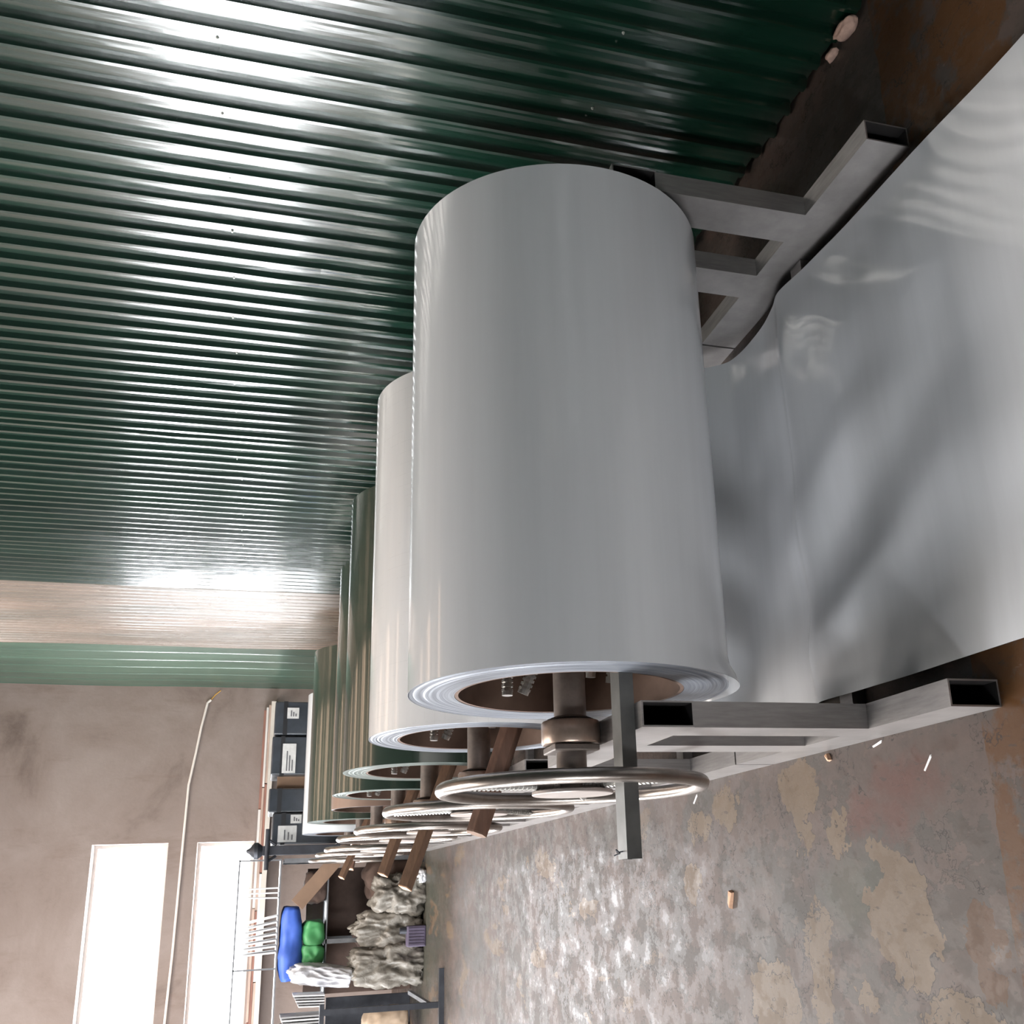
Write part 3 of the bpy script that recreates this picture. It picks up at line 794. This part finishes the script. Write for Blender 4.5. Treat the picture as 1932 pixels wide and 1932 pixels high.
# brake levers pushed into the coil bores, resting on the top rails
b = rect_tube('x', 0.042, 0.80, 2.122, 2.182, TOPZ + 0.001, TOPZ + 0.034, 0.003)
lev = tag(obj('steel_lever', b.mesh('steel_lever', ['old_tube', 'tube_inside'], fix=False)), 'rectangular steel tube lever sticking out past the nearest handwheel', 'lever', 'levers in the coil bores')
b = MB(); b.tube_path([(0.058, 2.15, TOPZ + 0.034), (0.056, 2.152, TOPZ + 0.046), (0.062, 2.148, TOPZ + 0.050), (0.054, 2.146, TOPZ + 0.042), (0.05, 2.155, TOPZ + 0.052)], 0.0016, 6)
obj('wire_twist', b.mesh('wire_twist', 'dark_iron'), lev)
def wood_lever(k, p0, p1, w, h, mt, label, roll=0.0, octo=False):
    t = thing('wooden_lever', p0, label, 'lever', 'levers in the coil bores')
    d = Vector(p1) - Vector(p0); b = MB()
    if octo: b.cyl((0, 0, 0), d * 0.995, w / 2, w / 2 * 0.9, n=7)
    else: b.obox((0, 0, 0), d * 0.995, w, h, (0, math.sin(roll), math.cos(roll)))
    obj('shaft', b.mesh('lever_shaft', mt, bevel=0.002), t)
    b = MB()
    if octo: b.cyl(d * 0.995, d, w / 2 * 0.9, w / 2 * 0.88, n=7)
    else: b.obox(d * 0.995, d, w * .98, h * .98, (0, math.sin(roll), math.cos(roll)))
    obj('cut_end', b.mesh('cut_end', 'wood_cut' if not octo else 'wood_lever'), t)
wood_lever(1, (0.80, 3.40, 0.566), (0.157, 3.36, 0.800), 0.08, 0.08, 'wood_dark', 'dark rough wooden pole sticking out beside the second handwheel', octo=True)
wood_lever(2, (0.75, 4.56, 0.595), (-0.002, 4.48, 0.882), 0.062, 0.040, 'wood_lever', 'long brown wooden lever sticking out of the nearer dark green coil', 0.5)
wood_lever(3, (0.80, 5.70, 0.578), (0.068, 5.62, 0.852), 0.058, 0.040, 'wood_lever', 'brown wooden lever sticking out of the fourth coil in the row', 0.5)
wood_lever(5, (0.75, 8.03, 0.60), (0.086, 7.92, 0.900), 0.05, 0.036, 'wood_lever', 'short wooden lever with pale end at the sixth coil', 0.4)
wood_lever(6, (0.75, 9.15, 0.640), (0.166, 9.05, 0.755), 0.07, 0.06, 'wood_dark', 'dark thick wooden lever stub at the last coil', 0.2)

# ------------------------------------------------------------------ rack and clutter before the far wall
RY = 10.3
# long planks lying on a ledge of the far wall
b = MB(); b.box(-2.4, 2.1, FAR_Y - 0.16, FAR_Y, 1.40, 1.45)
struct('trim_1', b.mesh('trim_1', 'plaster_plain'), 'narrow ledge on the far wall')
rnd = random.Random(3)
zc = 1.4505
pl_lab = []
i = 0
for row, (z0, th) in enumerate(((1.4505, 0.026), (1.4775, 0.024), (1.5025, 0.026))):
    xs = 2.06 - 0.03 * row
    while xs > -1.6:
        ln = rnd.uniform(0.75, 1.3); mt = ('plank_wood', 'plank_red', 'plank_white')[(i + row) % 3]; cw = ('beige', 'reddish', 'white')[(i + row) % 3]
        b = MB(); b.box(-ln / 2, ln / 2, -0.06, 0.06, 0, th)
        o = obj('plank', b.mesh('plank', mt, bevel=0.002), None, (xs - ln / 2, FAR_Y - 0.085 + rnd.uniform(-.008, .008), z0))
        tag(o, '%s plank, %s from the corner in the %s layer on the wall ledge' % (cw, ('first', 'second', 'third', 'fourth', 'fifth', 'sixth')[min(5, len([q for q in pl_lab if q == row]))], ('bottom', 'middle', 'top')[row]), 'plank', 'planks on the wall ledge')
        pl_lab.append(row); xs -= ln + 0.01; i += 1

def rel(o_loc, *q): return q
def crate(xa, xb, zt, y, lab, labels):
    w = xb - xa
    t = thing('wrapped_crate', ((xa + xb) / 2, y, 0), lab, 'crate', 'wrapped crates by the far wall')
    b = MB(); b.box(-w / 2, w / 2, 0, 0.62, 0.10, zt); obj('body', b.mesh('crate_body', 'black_wrap', bevel=0.012), t)
    for zz in (zt - 0.10, zt - 0.62):
        b = MB(); b.box(-w / 2 - 0.003, w / 2 + 0.003, -0.003, 0.623, zz - 0.02, zz + 0.02); obj('strap', b.mesh('crate_strap', 'crate_tape'), t)
    for sx in (-1, 0, 1):
        b = MB(); b.box(sx * (w / 2 - 0.06) - 0.05, sx * (w / 2 - 0.06) + 0.05, 0.02, 0.60, 0, 0.10); obj('skid', b.mesh('crate_skid', 'wood_dark'), t)
    for (lx0, lx1, z0, z1) in labels:
        cx = (xa + xb) / 2
        b = MB(); b.box(lx0 - cx, lx1 - cx, -0.008, -0.0035, z0, z1); lb = obj('label_sheet', b.mesh('label_sheet', 'label_paper'), t)
        for q in range(3):
            zz = z0 + (z1 - z0) * (0.2 + 0.2 * q)
            b = MB(); b.box(lx0 - cx + 0.02, lx0 - cx + (lx1 - lx0) * (0.45 + 0.15 * q), -0.0095, -0.0078, zz, zz + 0.012); obj('print_line', b.mesh('print_line', 'label_ink'), lb)
crate(1.455, 1.775, 1.415, RY, 'dark wrapped crate nearest the green wall, with a small square label', [(1.61, 1.715, 1.19, 1.30)])
crate(1.075, 1.44, 1.425, RY + 0.02, 'dark wrapped crate with a large white label sheet', [(1.09, 1.37, 1.20, 1.325)])
crate(0.725, 0.945, 1.43, RY + 0.01, 'narrow dark wrapped crate beyond the brown gap', [])
crate(0.43, 0.715, 1.385, RY, 'dark wrapped crate with pale labels beside the iron post', [(0.45, 0.60, 1.16, 1.33), (0.62, 0.70, 1.12, 1.22)])
b = MB(); b.obox((1.01, RY + 0.1, 0), (1.01, RY + 0.1, 1.36), 0.11, 0.03, (0, 1, 0))
tag(obj('brown_board', b.mesh('brown_board', 'brown_paper', bevel=0.002)), 'brown board standing in the gap between the dark crates', 'board')

# iron post with finial and cross handle
t = thing('iron_post', (0.37, 10.12, 0), 'dark iron post with a knob on top and a cross handle', 'post')
b = MB(); b.box(-0.042, 0.042, -0.042, 0.042, 0.02, 1.46); obj('post', b.mesh('iron_post_shaft', 'dark_iron', bevel=0.004), t)
b = MB(); b.box(-0.14, 0.14, -0.14, 0.14, 0, 0.02); obj('base_plate', b.mesh('post_base', 'dark_iron'), t)
b = MB()
for (z0, z1, ra, rb) in ((1.46, 1.50, 0.045, 0.075), (1.50, 1.53, 0.075, 0.075), (1.53, 1.57, 0.075, 0.03), (1.57, 1.60, 0.03, 0.012)): b.cyl((0, 0, z0), (0, 0, z1), ra, rb, 16)
obj('finial', b.mesh('finial', 'dark_iron', smooth=True), t)
b = MB(); b.cyl((-0.17, -0.065, 1.42), (0.19, -0.065, 1.42), 0.02, n=12); 
for sx in (-0.1, 0.1): b.cyl((sx, -0.065, 1.42), (sx * 0.5, -0.02, 1.34), 0.013, n=8)
obj('cross_handle', b.mesh('cross_handle', 'dark_iron', smooth=True), t)

# metal rack
t = thing('metal_rack', (-0.55, 10.35, 0), 'grey metal rack loaded with bags and boards under the windows', 'rack')
def rk(nm, mt, *bx):
    b = MB()
    for q in bx: b.box(*q)
    return obj(nm, b.mesh(nm, mt), t)
for px, z1 in ((0.83, 1.26), (0.11, 1.26), (-0.72, 1.26)):
    rk('rack_post', 'grey_iron', (px - 0.02, px + 0.02, -0.12, -0.08, 0.0, z1))
    rk('rack_post', 'grey_iron', (px - 0.02, px + 0.02, 0.42, 0.46, 0.0, z1))
for z in (0.83, 1.262):
    rk('shelf', 'grey_iron', (-0.74, 0.85, -0.12, 0.46, z + 0.018, z + 0.03))
for px in (0.84, -0.1, -0.7):
    rk('top_rod', 'grey_iron', (px - 0.007, px + 0.007, -0.10, -0.086, 1.292, 1.655))
rk('top_rail', 'grey_iron', (-0.72, 0.85, -0.10, -0.084, 1.645, 1.66))

def board(name, x, y, z, w, d, h, lean, mt, lab, grp, cat='board', yaw=0.0):
    b = MB(); b.box(-w / 2, w / 2, -d / 2, d / 2, 0, h)
    o = obj(name, b.mesh(name, mt, bevel=0.002)); o.location = (x, y, z); o.rotation_euler = (0, lean, yaw)
    return tag(o, lab, cat, grp)
on = ['first', 'second', 'third', 'fourth', 'fifth', 'sixth', 'seventh', 'eighth']
for i in range(3):
    board('foam_board', 0.045 - i * 0.044, 10.42, 1.293, 0.014, 0.34, 0.29, 0.02 * (i - 1), 'white_board', 'white panel standing upright, %s from the iron post on the rack' % on[i], 'upright panels on the rack')
for i in range(7):
    board('foam_board', -0.20 - i * 0.052, 10.42, 1.293, 0.016, 0.34, 0.29 + 0.01 * (i % 3), -0.20 + 0.024 * i, 'white_board', 'white leaning panel, %s in the fan above the blue bundle' % on[i], 'fanned panels on the rack')

def lump(name, sx, sy, sz, mt, seed, freq=3.0, amp=0.25, ridge=0.2, sub=4, flatten=True):
    bm = bmesh.new(); bmesh.ops.create_icosphere(bm, subdivisions=sub, radius=1.0)
    for v in bm.verts:
        p = v.co.copy(); s = Vector((seed * 1.7, seed * 0.3, -seed))
        n = noise.fractal(p * freq * 0.5 + s, 1.0, 2.0, 4)
        r_ = 1 - abs(noise.noise(p * freq + s * 2)) * 2
        q = p * (1 + amp * n + ridge * r_ * 0.5)
        # boxier than a ball
        m_ = max(abs(p.x), abs(p.y), abs(p.z)); q *= (1 / m_) ** 0.45
        q = Vector((q.x * sx, q.y * sy, q.z * sz))
        if flatten and q.z < -sz * 0.86: q.z = -sz * 0.86
        v.co = q
    me = bpy.data.meshes.new(name); bm.to_mesh(me); bm.free(); me.materials.append(MATS[mt])
    zmin = min(v.co.z for v in me.vertices)
    for v in me.vertices: v.co.z -= zmin
    for p in me.polygons: p.use_smooth = True
    return me
def lay(name, loc, size, mt, seed, lab, cat, grp=None, rot=(0, 0, 0), **kw):
    o = obj(name, lump(name, size[0] / 2, size[1] / 2, size[2] / 2, mt, seed, **kw)); o.location = loc; o.rotation_euler = rot
    return tag(o, lab, cat, grp)
def bag(name, loc, size, mt, seed, lab, cat, grp=None, amp=0.012, sag=0.0, taper=0.0):
    n = 18; bm = bmesh.new(); bmesh.ops.create_cube(bm, size=1.0)
    bmesh.ops.subdivide_edges(bm, edges=bm.edges[:], cuts=n, use_grid_fill=True)
    for v in bm.verts:
        p = v.co.copy()
        q = Vector((p.x, p.y, p.z))
        rx = 1 - 0.10 * (abs(p.x) * 2) ** 6 - 0.0
        q.z *= 1 - 0.30 * (abs(p.x) * 2) ** 5; q.y *= 1 - 0.25 * (abs(p.z) * 2) ** 4
        q.z += sag * p.x; q.z *= 1 + taper * p.x * 2
        q = Vector((q.x * size[0], q.y * size[1], q.z * size[2]))
        s_ = Vector((seed, seed * 2, -seed))
        f = noise.noise(q * 9 + s_) * 1.4 + (0.5 - abs(noise.noise(q * 14 + s_ * 2))) * 1.2
        v.co = q + p.normalized() * f * amp
    me = bpy.data.meshes.new(name); bm.to_mesh(me); bm.free(); me.materials.append(MATS[mt])
    zmin = min(v.co.z for v in me.vertices)
    for v in me.vertices: v.co.z -= zmin
    for p in me.polygons: p.use_smooth = True
    o = obj(name, me); o.location = loc
    return tag(o, lab, cat, grp)
bag('blue_bundle', (-0.44, 10.38, 1.056), (0.62, 0.42, 0.19), 'blue_tarp', 1.3, 'folded bright blue tarpaulin bundle on the rack', 'tarpaulin', sag=0.05, taper=-0.1)
bag('green_bag', (-0.36, 10.38, 0.862), (0.20, 0.42, 0.185), 'green_tarp', 2.1, 'plump green bag under the blue bundle, right of the rack post', 'bag', 'green bags on the rack')
bag('green_bag', (-0.575, 10.38, 0.862), (0.21, 0.42, 0.185), 'green_tarp', 4.2, 'pinched green bag under the blue bundle, left of the rack post', 'bag', 'green bags on the rack', amp=0.022, taper=0.15)
lay('brown_sack', (0.08, 10.42, 0.0), (0.40, 0.44, 0.55), 'brown_sack', 6.1, 'dark brown sack on the floor beside the iron post under the rack', 'sack', amp=0.14, ridge=0.16)
lay('brown_sack', (0.04, 10.42, 0.862), (0.28, 0.34, 0.22), 'brown_sack', 7.4, 'dark brown sack on the rack shelf behind the leaning brown board', 'sack', amp=0.14, ridge=0.16)
lay('dark_crumpled_bundle', (-0.40, 10.56, 0.0), (0.40, 0.30, 0.60), 'brown_sack', 8.8, 'dark bundle behind the crumpled plastic film under the rack', 'bundle', amp=0.14, ridge=0.2)
board('dark_backing', -0.36, 10.84, 0.0, 1.15, 0.03, 1.02, 0.0, 'brown_sack', 'dark brown backing added behind the loaded rack', None)  # added dark backing, stands in for the dark clutter behind the rack
board('dark_backing', -1.28, 10.84, 0.0, 0.62, 0.03, 0.80, 0.0, 'dark_iron', 'dark grey backing added behind the left end of the rack', None)  # second added backing, keeps the lower left end dark
lay('plastic_film_heap', (-0.05, 10.0, 0.0), (0.33, 0.34, 0.48), 'plastic_film', 3.1, 'crumpled grey plastic film heap nearest the wooden levers', 'plastic film', 'crumpled film heaps', amp=0.30, ridge=0.34, sub=5, freq=4.2)
lay('plastic_film_heap', (-0.35, 10.10, 0.0), (0.28, 0.30, 0.62), 'plastic_film', 5.5, 'tall crumpled plastic film heap behind the purple canister', 'plastic film', 'crumpled film heaps', amp=0.30, ridge=0.34, sub=5, freq=4.2)
lay('plastic_film_heap', (-0.66, 10.06, 0.0), (0.32, 0.30, 0.66), 'plastic_film', 9.2, 'crumpled plastic film heap left of the rack post', 'plastic film', 'crumpled film heaps', amp=0.30, ridge=0.34, sub=5, freq=4.2)
lay('white_film_bundle', (-0.745, 10.12, 0.64), (0.17, 0.3, 0.55), 'white_film', 12.0, 'white plastic film bundle hanging off the rack edge', 'plastic film', amp=0.12, ridge=0.34, sub=5, rot=(0, 0.12, 0))
lay('tan_sack', (-1.14, 10.15, 0.12), (0.26, 0.34, 0.42), 'tan_sack', 14.0, 'tan sack under the board stacks at the left of the rack', 'sack', amp=0.12, ridge=0.14)
lay('film_scrap', (0.10, 9.9, 0.0), (0.12, 0.18, 0.10), 'white_film', 16.0, 'white plastic scrap on the floor by the plastic film heap', 'plastic scrap', amp=0.2, ridge=0.4)
b = MB(); b.box(-0.09, 0.09, -0.06, 0.06, 0.0, 0.17)
t = thing('purple_canister', (-0.415, 9.86, 0), 'purple ribbed canister on the floor before the plastic film', 'canister')
obj('body', b.mesh('canister_body', 'purple_box', bevel=0.012), t)
for i in range(6):
    b = MB(); b.box(-0.075 + i * 0.026, -0.061 + i * 0.026, -0.066, -0.058, 0.02, 0.155); obj('rib', b.mesh('canister_rib', 'purple_box'), t)
b = MB(); b.cyl((0.05, 0, 0.17), (0.05, 0, 0.23), 0.032, 0.028, 16); obj('cap', b.mesh('canister_cap', 'dark_iron'), t)
b = MB(); b.obox((0.27, 10.16, 0.80), (-0.11, 10.16, 1.13), 0.012, 0.13, (0, 0, 1))
tag(obj('brown_board', b.mesh('brown_board_leaning', 'brown_paper', bevel=0.002)), 'brown board leaning diagonally across the rack', 'board')
for i in range(5):
    board('foam_board', -0.87 - 0.022 * i, 10.1, 0.863, 0.012, 0.3, 0.27 - 0.012 * i, 0.03, 'grey_board' if i % 2 else 'white_board', '%s upright panel left of the white film bundle' % on[i], 'panels left of the film bundle')
for i in range(6):
    board('foam_board', -1.03 - 0.026 * i, 10.1, 0.863, 0.014, 0.3, 0.37 - 0.01 * (i % 3), 0.0, 'white_board' if i % 2 else 'grey_board', '%s upright panel at the left picture edge of the rack' % on[i], 'panels at the left of the rack')

# low floor stand in front of the rack
t = thing('floor_stand', (-0.90, 8.82, 0), 'thin dark steel stand with a long foot bar on the floor', 'stand')
b = MB(); b.box(-0.42, 0.275, -0.02, 0.02, 0, 0.04); obj('foot_bar', b.mesh('foot_bar', 'dark_iron'), t)
b = MB(); b.box(-0.022, 0.022, 0.02, 0.06, 0.0, 0.93); obj('upright', b.mesh('stand_upright', 'dark_iron'), t)
b = MB(); b.box(-0.40, 0.06, 0.02, 0.06, 0.93, 0.965); obj('top_bar', b.mesh('stand_top', 'dark_iron'), t)
b = MB(); b.obox((0.0, 0.08, 0.10), (0.06, 0.55, 0.20), 0.03, 0.03); obj('strut', b.mesh('stand_strut', 'grey_iron'), t)

# ------------------------------------------------------------------ debris on the floor
def sliver(name, loc, ln, w, h, ang, mt, lab, cat):
    b = MB(); b.add([(-ln / 2, -w / 2, 0), (ln / 2, -w * .3, 0), (ln / 2 * .9, w / 2, 0), (-ln / 2 * .8, w * .45, 0), (-ln / 2 * .9, -w * .4, h), (ln / 2 * .9, -w * .25, h * .8), (ln / 2 * .8, w * .4, h), (-ln / 2 * .7, w * .35, h * .7)],
        [(3, 2, 1, 0), (4, 5, 6, 7), (0, 1, 5, 4), (1, 2, 6, 5), (2, 3, 7, 6), (3, 0, 4, 7)])
    o = obj(name, b.mesh(name, mt)); o.location = loc; o.rotation_euler = (0, 0, ang); return tag(o, lab, cat)
sliver('wood_chip', (-0.071, 3.18, 0.0), 0.055, 0.028, 0.012, -0.5, 'chip_wood', 'small pale wood chip lying alone on the floor', 'wood chip')
sliver('metal_sliver', (0.231, 2.048, 0.0), 0.05, 0.005, 0.003, 0.75 + 1.57, 'white_metal_sliver', 'white metal sliver on the floor away from the nearest rail', 'metal scrap')
sliver('metal_sliver', (0.300, 2.245, 0.0), 0.045, 0.006, 0.003, 1.75, 'white_metal_sliver', 'white metal sliver lying close along the nearest base rail', 'metal scrap')
sliver('wood_crumb', (0.295, 2.48, 0.0), 0.022, 0.014, 0.012, 0.4, 'chip_wood', 'tiny brown crumb touching the nearest base rail', 'crumb')
sliver('metal_sliver', (0.262, 3.42, 0.0), 0.05, 0.006, 0.003, 2.2, 'white_metal_sliver', 'white metal sliver on the floor under the second handwheel', 'metal scrap')
for i, (x, y, z, s) in enumerate(((2.265, 1.93, 0.0, 0.045), (2.262, 2.02, 0.0, 0.026))):
    lay('plaster_lump', (x - 0.02, y, z), (s * 0.7, s * 1.7, s), 'plaster_lump', 20 + i, ('large', 'small')[i] + ' pale plaster lump at the foot of the green wall', 'rubble', 'plaster lumps', amp=0.3, ridge=0.2, sub=3)
